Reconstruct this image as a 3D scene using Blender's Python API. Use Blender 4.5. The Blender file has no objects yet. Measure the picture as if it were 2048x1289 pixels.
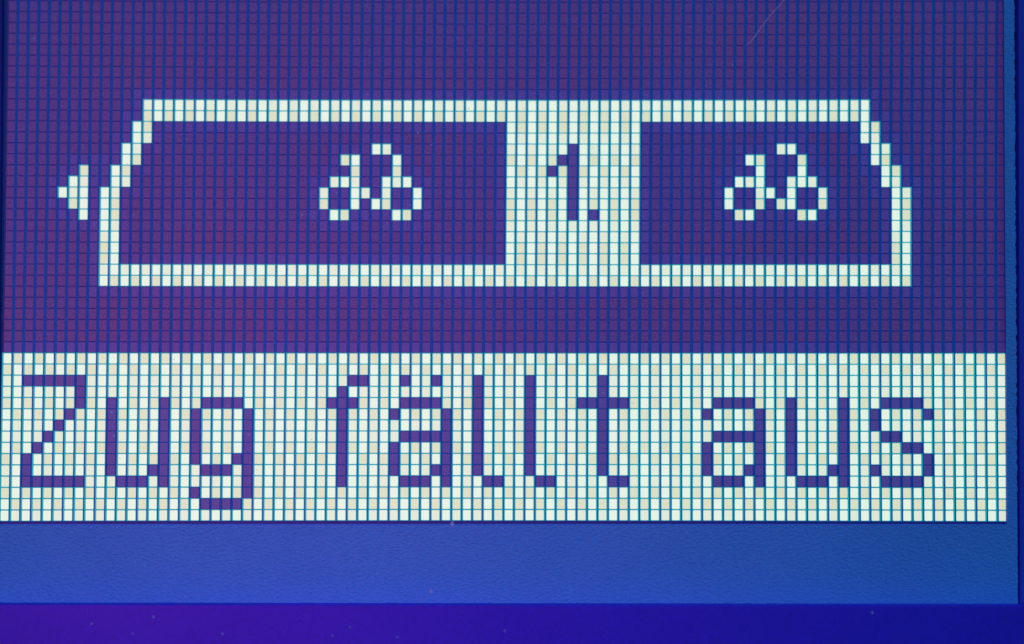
import bpy, math, random
from mathutils import Vector, Euler
R = math.radians
MM = 0.001
random.seed(7)

# ------------------------------------------------------------ camera
scn = bpy.context.scene
C = scn.collection
W_PX, H_PX = 2048.0, 1289.0
CAM = Vector((1.76893879, -759.628761, -41.3900071))          # millimetres
ROT = Euler((math.pi / 2 + 0.0549172192, -0.000344893502, 0.0), 'XYZ')
HF = math.tan(R(22) / 2)
cd = bpy.data.cameras.new("camera")
cam = bpy.data.objects.new("camera", cd)
C.objects.link(cam)
cam.location = CAM * MM
cam.rotation_euler = ROT
cd.sensor_fit = 'HORIZONTAL'
cd.sensor_width = 36.0
cd.lens = 18.0 / HF
cd.clip_start = 0.01
cd.clip_end = 100.0
cd.dof.use_dof = True
cd.dof.focus_distance = 0.7570
cd.dof.aperture_fstop = 2.4
scn.camera = cam

# ------------------------------------------------------------ light
world = bpy.data.worlds.new("World")
scn.world = world
world.use_nodes = True
nt = world.node_tree
bg = nt.nodes['Background']
sky = nt.nodes.new('ShaderNodeTexSky')
sky.sky_type = 'NISHITA'
sky.sun_disc = False
SUN_EL, SUN_AZ = R(38), R(150)
sky.sun_elevation = SUN_EL
sky.sun_rotation = SUN_AZ
nt.links.new(sky.outputs[0], bg.inputs[0])
bg.inputs[1].default_value = 0.06
sl = bpy.data.lights.new("sun", 'SUN')
sl.energy = 0.55
sl.angle = R(12)
sl.color = (1.0, 0.93, 0.86)
so = bpy.data.objects.new("sun", sl)
C.objects.link(so)
# raking from high on the right, in front of the display
so.rotation_euler = (Vector((math.sin(R(35)) * math.cos(SUN_EL), -math.cos(R(35)) * math.cos(SUN_EL), math.sin(SUN_EL)))).to_track_quat('Z', 'Y').to_euler()
# pinkish spot added without a visible source, casts red over the display's middle left
pl = bpy.data.lights.new("added_pink_spot", 'SPOT')
pl.energy = 108.0
pl.color = (1.0, 0.06, 0.16)
pl.spot_size = R(15.5)
pl.spot_blend = 1.0
pl.shadow_soft_size = 0.12
po = bpy.data.objects.new("added_pink_spot", pl)
C.objects.link(po)
po.location = (-0.38, -1.15, 0.03)
po.rotation_euler = (po.location - Vector((-0.052, 0, -0.022))).to_track_quat('Z', 'Y').to_euler()

scn.view_settings.view_transform = 'Standard'
scn.view_settings.look = 'None'
scn.view_settings.exposure = 0.0
scn.view_settings.gamma = 1.0

# ------------------------------------------------------------ materials
def lin(c):
    return tuple(((v / 255) / 12.92 if v / 255 <= 0.04045 else ((v / 255 + 0.055) / 1.055) ** 2.4) for v in c)

def noise(nt, scale, detail=3.0, rough=0.55, vec=None):
    n = nt.nodes.new('ShaderNodeTexNoise')
    n.inputs['Scale'].default_value = scale
    n.inputs['Detail'].default_value = detail
    n.inputs['Roughness'].default_value = rough
    nt.links.new(vec, n.inputs['Vector'])
    return n.outputs['Fac']

def mix(nt, fac, a, b):
    m = nt.nodes.new('ShaderNodeMix'); m.data_type = 'RGBA'
    nt.links.new(fac, m.inputs['Factor'])
    for s, v in ((m.inputs[6], a), (m.inputs[7], b)):
        if isinstance(v, tuple): s.default_value = (*v, 1)
        else: nt.links.new(v, s)
    return m.outputs[2]

def remap(nt, v, a, b, c, d):
    m = nt.nodes.new('ShaderNodeMapRange')
    nt.links.new(v, m.inputs['Value'])
    for k, x in zip(('From Min', 'From Max', 'To Min', 'To Max'), (a, b, c, d)):
        m.inputs[k].default_value = x
    return m.outputs[0]

def surface(name, base, base2=None, emit=None, emit2=None, strength=0.0, rough=0.5, spec=0.3,
            n_big=18.0, n_fine=1500.0, fine=0.12, weave=0.0, bump=None):
    m = bpy.data.materials.new(name); m.use_nodes = True
    nt = m.node_tree; p = nt.nodes['Principled BSDF']
    geo = nt.nodes.new('ShaderNodeNewGeometry'); pos = geo.outputs['Position']
    big = remap(nt, noise(nt, n_big, 4, 0.6, pos), 0.32, 0.68, 0, 1)
    f = noise(nt, n_fine, 2, 0.7, pos)
    lo, hi = 1 - fine, 1 + fine
    fv = remap(nt, f, 0.3, 0.7, lo, hi)
    if weave:
        w = nt.nodes.new('ShaderNodeTexWave')
        w.wave_type = 'BANDS'; w.bands_direction = 'X'
        w.inputs['Scale'].default_value = 1000.0 / 0.75 / 3.1416 / 1.0
        nt.links.new(pos, w.inputs['Vector'])
        wv = remap(nt, w.outputs['Fac'], 0, 1, 1 - weave, 1)
        mm = nt.nodes.new('ShaderNodeMath'); mm.operation = 'MULTIPLY'
        nt.links.new(wv, mm.inputs[0]); nt.links.new(fv, mm.inputs[1]); fv = mm.outputs[0]
    def colour(a, b):
        c = mix(nt, big, a, b or a)
        v = nt.nodes.new('ShaderNodeVectorMath'); v.operation = 'SCALE'
        nt.links.new(c, v.inputs[0]); nt.links.new(fv, v.inputs['Scale'])
        return v.outputs[0]
    nt.links.new(colour(base, base2), p.inputs['Base Color'])
    p.inputs['Roughness'].default_value = rough
    p.inputs['Specular IOR Level'].default_value = spec
    if emit:
        nt.links.new(colour(emit, emit2), p.inputs['Emission Color'])
        p.inputs['Emission Strength'].default_value = strength
    if bump:
        sc, dist, stretch = bump
        mp = nt.nodes.new('ShaderNodeMapping'); mp.inputs['Scale'].default_value = stretch
        mp.inputs['Rotation'].default_value = (0, R(12), 0)
        nt.links.new(pos, mp.inputs['Vector'])
        n1 = noise(nt, sc, 3, 0.5, mp.outputs[0])
        b = nt.nodes.new('ShaderNodeBump'); b.inputs['Distance'].default_value = dist
        b.inputs['Strength'].default_value = 1.0
        nt.links.new(n1, b.inputs['Height']); nt.links.new(b.outputs[0], p.inputs['Normal'])
    return m

M = {}
M['white'] = surface('lit_white', (.012, .10, .10), None, (.77, .87, .74), (.74, .845, .71), 1.0, .5, .2, 150, 2500, .02, .02)
M['cream'] = surface('lit_cream', (.012, .10, .10), None, (.74, .80, .66), (.71, .77, .62), 1.0, .5, .2, 150, 2500, .02, .03)
M['beige'] = surface('lit_beige', (.012, .10, .10), None, (.70, .73, .54), (.67, .70, .50), 1.0, .5, .2, 150, 2500, .03, .045)
M['glow'] = surface('lit_edge_glow', (.0, .10, .16), None, (0.0, .35, .43), (0.0, .31, .39), 1.0, .5, .1, 30, 2500, .04)  # cyan fringe light painted as glowing tiles behind the lit pixels
M['unlit_near'] = surface('unlit_pixel_painted_bleed', (.008, .06, .24), (.010, .05, .20), (.034, .019, .170), (.046, .017, .145), 1.0, .45, .10, 26, 1800, .2)  # bluer copy of the unlit pixel, light bleed from lit neighbours painted in
M['unlit'] = surface('unlit_pixel', (.008, .05, .20), (.011, .045, .16), (.036, .015, .132), (.056, .014, .104), 1.0, .45, .10, 32, 1800, .25)
M['letter'] = surface('unlit_letter_pixel', (.010, .05, .20), (.011, .05, .16), (.038, .032, .20), (.050, .027, .165), 1.0, .45, .10, 60, 1800, .15)
M['column'] = surface('column_gap', (.003, .07, .30), None, (.0, .014, .14), (.0, .010, .11), 1.0, .5, .03, 25, 1500, .15)
M['row'] = surface('row_gap', (.006, .02, .16), None, (.006, .010, .125), (.004, .010, .115), 1.0, .5, .05, 25, 1500, .2)
M['margin'] = surface('display_margin', (.002, .03, .16), None, (.0, .006, .07), None, 1.0, .5, .1, 25, 1500, .15)
M['edge_shade'] = surface('panel_edge_shade', (.010, .06, .70), None, None, None, 0, .7, .05)
M['seam_and_shade'] = surface('dark_seam', (.001, .006, .26), None, None, None, 0, .7, .05)
M['bezel'] = surface('textured_blue_plastic', (.0082, .185, .82), (.0092, .20, .85), None, None, 0, .55, .14, 40, 1400, .09,
                     bump=(1400.0, .00034, (0.62, 1.0, 1.0)))
M['channel'] = surface('channel_plastic', (.002, .035, .60), (.002, .04, .65), None, None, 0, .5, .1, 60, 1400, .1)
M['frame'] = surface('smooth_blue_frame', (.0062, .014, .72), (.0078, .017, .76), None, None, 0, .4, .07, 30, 1400, .16)
M['wall'] = surface('housing_blue', (.002, .02, .25), None, None, None, 0, .6, .05)

def translucent(name, col, alpha):
    m = bpy.data.materials.new(name); m.use_nodes = True
    nt = m.node_tree; p = nt.nodes['Principled BSDF']
    p.inputs['Base Color'].default_value = (*col, 1); p.inputs['Roughness'].default_value = .8
    p.inputs['Alpha'].default_value = alpha
    return m
M['dust'] = translucent('dust', (.09, .45, .95), .36)
M['scratch'] = translucent('scratch', (.35, .50, .95), .24)

# ------------------------------------------------------------ helpers
PX, PZ = 3.0, 3.20034201
def warp(X, Z):
    """the panel sheet is very slightly stretched towards its corners"""
    r2 = (X * X + Z * Z) * 1e-6
    x2 = X * (1 + .328418915 * r2) + .00634506134 * Z + .208012202e-4 * Z * Z + .0473756746e-4 * X * X
    z2 = Z * (1 + .328418915 * r2) - .695477188e-4 * Z * Z - .0886689390e-6 * Z * X * X + .0301622908e-4 * X * X
    return x2, z2
def grid(c, r):
    return warp(PX * (c - 48), -PZ * (r - 29.3))
def at(x, y, Y=0.0):
    """photograph position -> point (mm) on the plane Y"""
    d = Vector(((x / W_PX * 2 - 1) * HF, (1 - y / H_PX * 2) * HF * H_PX / W_PX, -1.0))
    d.rotate(ROT)
    t = (Y - CAM.y) / d.y
    p = CAM + d * t
    return p.x, p.z

class MB:
    def __init__(s): s.v = []; s.f = []; s.m = []
    def prism(s, pts, y0, y1, mi=0):
        """outline (x,z) extruded from front y0 to back y1"""
        n = len(pts); b = len(s.v)
        area = sum(pts[i][0] * pts[(i + 1) % n][1] - pts[(i + 1) % n][0] * pts[i][1] for i in range(n))
        if area < 0: pts = pts[::-1]
        s.v += [(x, y0, z) for x, z in pts] + [(x, y1, z) for x, z in pts]
        s.f.append(tuple(range(b, b + n))); s.m.append(mi)
        s.f.append(tuple(range(b + 2 * n - 1, b + n - 1, -1))); s.m.append(mi)
        for i in range(n):
            j = (i + 1) % n
            s.f.append((b + j, b + i, b + n + i, b + n + j)); s.m.append(mi)
    def mesh(s, name, mats):
        me = bpy.data.meshes.new(name)
        me.from_pydata([(x * MM, y * MM, z * MM) for x, y, z in s.v], [], s.f)
        for m in mats: me.materials.append(m)
        me.polygons.foreach_set('material_index', s.m)
        me.update()
        return me
def link(name, me, parent=None, loc=None):
    o = bpy.data.objects.new(name, me); C.objects.link(o)
    o.parent = parent
    if loc: o.location = loc
    return o
def rect(x0, x1, z0, z1): return [(x0, z0), (x1, z0), (x1, z1), (x0, z1)]
def octagon(w, h, r):
    return [(r, 0), (w - r, 0), (w, -r), (w, -h + r), (w - r, -h), (r, -h), (0, -h + r), (0, -r)]

# ------------------------------------------------------------ the setting behind
b = MB(); b.prism(rect(-420, 420, -320, 320), 14, 20)
o = link('housing_wall', b.mesh('housing_wall', [M['wall']])); o['kind'] = 'structure'

# ------------------------------------------------------------ the display
display = link('train_information_display', None)
display['label'] = 'blue pixel information display drawing a train with two bicycles above a lit line of text'
display['category'] = 'display'

ROW0, ROW1 = -5, 47
def sheet_quad(c0, c1, r0, r1): return [grid(c0, r0), grid(c1, r0), grid(c1, r1), grid(c0, r1)]

# back plate of the pixel matrix
b = MB()
b.prism(sheet_quad(-.55, 96.6, ROW0 - .3, 47.35), .55, 6)
link('back_plate', b.mesh('back_plate', [M['margin']]), display)

# dark gaps between the rows, blue gaps between the columns
for r in range(ROW0, ROW1 + 1):
    b = MB(); hw = .19
    up, dn = [], []
    for c in range(0, 97, 8):
        cc = c if c < 96 else 95.72
        x, z = grid(cc, r); up.append((x, z + hw)); dn.append((x, z - hw))
    b.prism(dn + up[::-1], .30, .5)
    link('row_line', b.mesh('row_line', [M['row']]), display)
for c in range(0, 97):
    b = MB(); L, Rr = [], []
    for k in range(0, 14):
        r = ROW0 + (ROW1 - ROW0) * k / 13
        x, z = grid(c, r)
        x0 = x - .97 if c else x - .5
        L.append((x0, z)); Rr.append((x + .05, z))
    b.prism(L + Rr[::-1], .16, .28)
    link('column_line', b.mesh('column_line', [M['column' if c else 'margin']]), display)

# which pixels are lit
def span(a, b_): return range(a, b_ + 1)
outline = set(); tile = set(); arrow = set(); bikes = [set(), set()]
for r in (9, 10): outline |= {(c, r) for c in span(13, 82)}
for r in (24, 25): outline |= {(c, r) for c in span(9, 86)}
for k, rows in enumerate(((11, 12), (13, 14), (15, 16), (17, 18, 19, 20, 21, 22, 23))):
    for r in rows:
        outline |= {(12 - k, r), (13 - k, r), (82 + k, r), (83 + k, r)}
digit = {(54, r) for r in span(13, 19)} | {(53, 14), (52, 15), (56, 19)}
for r in span(9, 25):
    tile |= {(c, r) for c in span(48, 60)}
outline -= tile; tile -= digit
for r, cs in ((15, (7,)), (16, (6, 7)), (17, (5, 6, 7)), (18, (6, 7)), (19, (7,))): arrow |= {(c, r) for c in cs}
for r, cs in ((13, (35, 36)), (14, (32, 33, 37)), (15, (33, 37)), (16, (31, 32, 33, 36, 37, 38)),
              (17, (30, 33, 34, 36, 39)), (18, (30, 33, 35, 36, 39)), (19, (31, 32, 37, 38))):
    for c in cs: bikes[0].add((c, r)); bikes[1].add((c + 39, r))
def S(spec):
    out = set()
    for r, cs in spec.items():
        out |= {(c, 32 + r) for c in cs}
    return out
def A_(o_):
    return {4: span(o_ + 1, o_ + 4), 5: (o_, o_ + 5), 6: (o_ + 5,), 7: span(o_ + 1, o_ + 5), 8: (o_, o_ + 5), 9: (o_, o_ + 5),
            10: (o_, o_ + 4, o_ + 5), 11: (o_ + 1, o_ + 2, o_ + 3, o_ + 5)}
def U_(o_):
    d = {r: (o_, o_ + 5) for r in span(4, 9)}; d[10] = (o_, o_ + 4, o_ + 5); d[11] = (o_ + 1, o_ + 2, o_ + 3, o_ + 5); return d
def L_(o_):
    d = {r: (o_,) for r in span(2, 10)}; d[11] = (o_ + 1, o_ + 2); return d
Zd = {2: span(2, 7), 3: (7,), 4: (7,), 5: (6,), 6: (5,), 7: (4,), 8: (3,), 9: (2,), 10: (2,), 11: span(2, 7)}
Gd = {4: span(19, 22), 9: (18, 22, 23), 10: (19, 20, 21, 23), 11: (23,), 12: (18, 23), 13: span(19, 22)}
for r in (5, 6, 7, 8): Gd[r] = (18, 23)
Fd = {2: (33, 34), 3: (32,), 4: (31, 32, 33)}
for r in span(5, 11): Fd[r] = (32,)
AEd = A_(37); AEd[2] = (38, 41)
Td = {r: (57,) for r in span(2, 10)}; Td[4] = span(55, 59); Td[11] = (58, 59)
Sd = {4: span(84, 87), 5: (83, 88), 6: (83,), 7: (84, 85), 8: (86, 87), 9: (88,), 10: (83, 88), 11: span(84, 87)}
letters = [('Z', S(Zd)), ('u', S(U_(10))), ('g', S(Gd)), ('f', S(Fd)), ('a with two dots', S(AEd)), ('l', S(L_(45))), ('l', S(L_(50))),
           ('t', S(Td)), ('a', S(A_(67))), ('u', S(U_(75))), ('s', S(Sd))]
allletters = set().union(*[l for _, l in letters])
band = {(c, r) for c in range(96) for r in span(32, 46)} - allletters

# brightness of the two alternating shades, row by row
ODD = {13, 14, 17, 18, 19, 20, 25, 33, 34, 35, 36, 41, 42, 43, 44}
LEVEL = {9: 0, 10: 2, 11: 2, 12: 1, 13: 1, 14: 2, 15: 2, 16: 1, 17: 1, 18: 2, 19: 2, 20: 1, 21: 1, 22: 2, 23: 2, 24: 1, 25: 2,
         32: 2, 33: 2, 34: 1, 35: 1, 36: 2, 37: 2, 38: 1, 39: 1, 40: 2, 41: 2, 42: 1, 43: 1, 44: 2, 45: 2, 46: 1}
def shade(c, r):
    bright = (c % 2 == 1) == (r in ODD)
    if bright: return 0
    lv = LEVEL[r]
    if lv == 0: return 1
    return 1 if lv == 1 else 2
LW, LH, UW, UH = 2.17, 2.84, 2.07, 2.84
lit_mats = [M['white'], M['cream'], M['beige']]
lit_mesh = []
for k in range(3):
    b = MB(); b.prism(octagon(LW, LH, .16), 0, .3); lit_mesh.append(b.mesh('lit_pixel', [lit_mats[k]]))
unlit_mesh = []
for k in ('unlit', 'unlit_near'):
    b = MB(); b.prism(octagon(UW, UH, .05), 0, .3); unlit_mesh.append(b.mesh('unlit_pixel', [M[k]]))
b = MB(); b.prism(octagon(UW + .14, UH + .06, .05), 0, .3); letter_mesh = b.mesh('letter_pixel', [M['letter']])

def corner(c, r):
    x, z = grid(c, r)
    return x, z - .15
def pixel(name, me, c, r, parent):
    x, z = corner(c, r)
    return link(name, me, parent, (x * MM, 0, z * MM))
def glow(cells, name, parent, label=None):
    """cyan fringe round the lit pixels, its light painted as a thin tile under each"""
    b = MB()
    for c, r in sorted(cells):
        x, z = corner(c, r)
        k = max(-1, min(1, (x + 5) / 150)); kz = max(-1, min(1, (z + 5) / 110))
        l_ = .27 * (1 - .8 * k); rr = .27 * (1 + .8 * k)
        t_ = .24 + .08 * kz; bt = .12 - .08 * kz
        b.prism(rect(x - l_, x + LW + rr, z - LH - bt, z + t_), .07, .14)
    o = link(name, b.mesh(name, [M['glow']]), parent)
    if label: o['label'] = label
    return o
def joined(name, cells, parent, mats, pick, w, h, rr):
    b = MB()
    for c, r in sorted(cells):
        x, z = corner(c, r)
        b.prism([(x + px, z + pz) for px, pz in octagon(w, h, rr)], 0, .3, pick(c, r))
    o = link(name, b.mesh(name, mats), parent); o['kind'] = 'stuff'
    return o
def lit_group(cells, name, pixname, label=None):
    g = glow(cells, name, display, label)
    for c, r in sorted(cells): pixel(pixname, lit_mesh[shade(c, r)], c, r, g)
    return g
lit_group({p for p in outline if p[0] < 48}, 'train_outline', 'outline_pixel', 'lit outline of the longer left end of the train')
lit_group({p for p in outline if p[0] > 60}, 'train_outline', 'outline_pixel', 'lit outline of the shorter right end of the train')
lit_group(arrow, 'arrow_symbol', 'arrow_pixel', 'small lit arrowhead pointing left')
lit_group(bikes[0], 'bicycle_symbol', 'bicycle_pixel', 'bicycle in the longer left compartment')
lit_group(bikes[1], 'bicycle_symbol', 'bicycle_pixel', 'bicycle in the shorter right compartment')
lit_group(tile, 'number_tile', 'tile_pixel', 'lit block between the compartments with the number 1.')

def dark_group(cells, name, pixname, label):
    """dark figure: a blue tile under each unlit pixel"""
    b = MB()
    for c, r in sorted(cells):
        x, z = corner(c, r)
        b.prism(rect(x - .26, x + LW + .42 if (c + 1, r) in cells else x + LW + .1, z - LH - .20 if (c, r + 1) in cells else z - LH, z + .1), .05, .15)
    g = link(name, b.mesh(name, [M['column']]), display)
    g['label'] = label
    for c, r in sorted(cells):
        x, z = corner(c, r)
        link(pixname, letter_mesh, g, ((x - .13) * MM, .00002, (z + .03) * MM))
dark_group(digit, 'digit', 'digit_pixel', 'dark numeral 1 followed by a dot')
for nm, cells in letters:
    dark_group(cells, 'letter', 'letter_pixel', 'dark letter ' + nm)

# the lit band behind the text: the 300 largest one by one, the rest joined
order = sorted(band, key=lambda p: (-p[1], p[0]))
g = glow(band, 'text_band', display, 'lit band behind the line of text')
for c, r in order[:300]: pixel('band_pixel', lit_mesh[shade(c, r)], c, r, g)
joined('lit_pixels', order[300:], g, lit_mats, shade, LW, LH, .16)

# unlit pixels
lit_all = outline | tile | arrow | bikes[0] | bikes[1] | band | allletters | digit
unlit = [(c, r) for r in range(46, ROW0 - 1, -1) for c in range(96) if (c, r) not in lit_all]
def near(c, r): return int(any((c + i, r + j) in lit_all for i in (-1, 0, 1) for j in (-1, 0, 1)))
for c, r in unlit[:300]: pixel('unlit_pixel', unlit_mesh[near(c, r)], c, r, display)
joined('unlit_pixels', unlit[300:], display, [M['unlit'], M['unlit_near']], near, UW, UH, .05)

# ------------------------------------------------------------ bezel, seams, frame
YB = -2.2
def P(x, y, Y=YB): return at(x, y, Y)
# bottom strip and right strip of the grained bezel: one L shaped moulding with a ragged outer edge
edge = []
y = -260.0
random.seed(11)
while y < 1300:
    base = 2028.5 + 7.0 * max(y, -100) / 1210.0
    amp = 1.35 if y < 1000 else .5
    edge.append(P(base + random.uniform(-amp, amp), y)); y += random.uniform(3, 8)
inner = [P(2014.6, 1049.5), P(2012.6, 716), P(2010.6, 500), P(2007.8, 0), P(2006.8, -260)]
low = [P(-700, 1300), P(-700, 1049.5)]
b = MB(); b.prism(edge + low + inner, YB, 5.0)
link('textured_bezel', b.mesh('textured_bezel', [M['bezel']]), display)
# left strip
b = MB(); b.prism([P(-400, -260), P(6.5, -260), P(4.5, 0), P(-.5, 500), P(-7, 1049), P(-400, 1049)], YB - .1, 5.0)
o = link('left_bezel', b.mesh('left_bezel', [M['wall']]), display)
# dark seams beside the bezel, and the painted shade of the panel edge
def strip(name, a, b_, w, mat, y0, y1):
    b = MB()
    (x0, z0), (x1, z1) = a, b_
    d = Vector((x1 - x0, z1 - z0)).normalized(); n = Vector((-d.y, d.x)) * w / 2
    b.prism([(x0 + n.x, z0 + n.y), (x1 + n.x, z1 + n.y), (x1 - n.x, z1 - n.y), (x0 - n.x, z0 - n.y)], y0, y1)
    return link(name, b.mesh(name, [mat]), display)
strip('seam_and_shade', at(8.0, -200, -.6), at(-5, 1049, -.6), .32, M['seam_and_shade'], -.6, 1)
strip('seam_and_shade', at(2033.5, -200, -1.0), at(2037.5, 1300, -1.0), .8, M['seam_and_shade'], -1.0, 5)
strip('seam_and_shade', at(-100, 1049.5, -.15), at(2013, 1049.5, -.15), .35, M['edge_shade'], -.1, 1)  # shadow line under the lowest pixel row, put in as a dark strip
# the channel to the right of the bezel
b = MB(); b.prism([at(2034, -260, .5), at(2700, -260, .5), at(2700, 1300, .5), at(2038, 1300, .5)], .5, 5.5)
link('side_channel', b.mesh('side_channel', [M['channel']]), display)
# smooth front frame below, standing in front of the bezel, with a rounded upper edge
YF = -12.0
f0, f1 = at(-900, 1208.0, YF), at(2900, 1212.5, YF)
b = MB()
prof = [(0, -1.2), (-.35, -.35), (-1.2, 0)]            # (depth from front, drop)
seq = [(YF + .3, 0.0), (YF + .1, -.06), (YF, -.25), (YF, -90.0), (YF + 16, -90.0), (YF + 16, 0.0)]
n = len(seq)
for (x, z) in (f0, f1):
    for yy, dz in seq: b.v.append((x, yy, z + dz))
for i in range(n):
    j = (i + 1) % n
    b.f.append((i, j, n + j, n + i)); b.m.append(0)
b.f.append(tuple(range(n - 1, -1, -1))); b.m.append(0)
b.f.append(tuple(range(n, 2 * n))); b.m.append(0)
link('front_frame', b.mesh('front_frame', [M['frame']]), display)

# ------------------------------------------------------------ scratch and dust
pts = [(1590, -28), (1566, 4), (1545, 26), (1525, 52), (1508, 76), (1493, 92)]
pts2 = [(1472, 108), (1467, 118), (1465, 130)]
for seg, w in ((pts, .24),):
    b = MB(); U, D = [], []
    for i, (x, y) in enumerate(seg):
        a = Vector(at(*seg[max(i - 1, 0)], -.05)); c_ = Vector(at(*seg[min(i + 1, len(seg) - 1)], -.05))
        d = (c_ - a).normalized(); nn = Vector((-d.y, d.x)) * w / 2 * (.35 if i in (0, len(seg) - 1) else 1)
        p = Vector(at(x, y, -.05)); U.append(tuple(p + nn)); D.append(tuple(p - nn))
    b.prism(U + D[::-1], -.05, -.02)
    link('scratch', b.mesh('scratch', [M['scratch']]), display)

b = MB()
def speck(x, y, rpx, Y, ex=1.0):
    cx, cz = at(x, y, Y); rr = rpx * .144; k = random.randint(6, 8); a0 = random.random() * 6
    ang = random.random() * 3.14
    pts = []
    for i in range(k):
        a = a0 + i * 2 * math.pi / k; q = rr * random.uniform(.65, 1.15)
        u, v = q * math.cos(a) * ex, q * math.sin(a)
        pts.append((cx + u * math.cos(ang) - v * math.sin(ang), cz + u * math.sin(ang) + v * math.cos(ang)))
    b.prism(pts, Y, Y + .02)
random.seed(5)
for x, y, s in ((68, 77, 2.2), (111, 76, 1.8), (378, 42, 1.8), (67, 105, 1.6), (735, 188, 2), (862, 291, 2), (1465, 130, 1.8), (190, 150, 1.6),
                (188, 449, 2.2), (123, 480, 1.8), (672, 386, 2), (675, 348, 1.7), (820, 411, 1.8), (604, 430, 2.2), (223, 825, 2.6),
                (228, 872, 2.4), (497, 870, 2.8), (455, 812, 1.8), (1206, 786, 2.4), (1570, 255, 1.5), (836, 266, 2.2), (267, 430, 2), (1700, 700, 1.4)):
    speck(x, y, s, -.06)
speck(905, 1048, 4.6, YB - .06, 1.5); speck(862, 1183, 4.0, YB - .06)
for x, y, s in ((307, 1234, 1.9), (183, 1248, 1.8), (445, 1268, 1.9), (665, 1272, 1.4), (700, 1255, 1.3), (1010, 1262, 1.8), (1745, 1226, 2.2), (265, 1268, 1.3), (795, 1275, 1.5)):
    speck(x, y, s, YF - .06, 1.4)
for _ in range(170):
    speck(random.uniform(20, 2000), random.uniform(0, 1035), random.uniform(.5, 1.15), -.06, random.uniform(1, 2))
for _ in range(25):
    speck(random.uniform(0, 2030), random.uniform(1056, 1200), random.uniform(.6, 1.5), YB - .06, 1.3)
o = link('dust', b.mesh('dust', [M['dust']]))
o['kind'] = 'stuff'; o['label'] = 'tiny pale dust specks scattered over the front of the display'; o['category'] = 'dust'
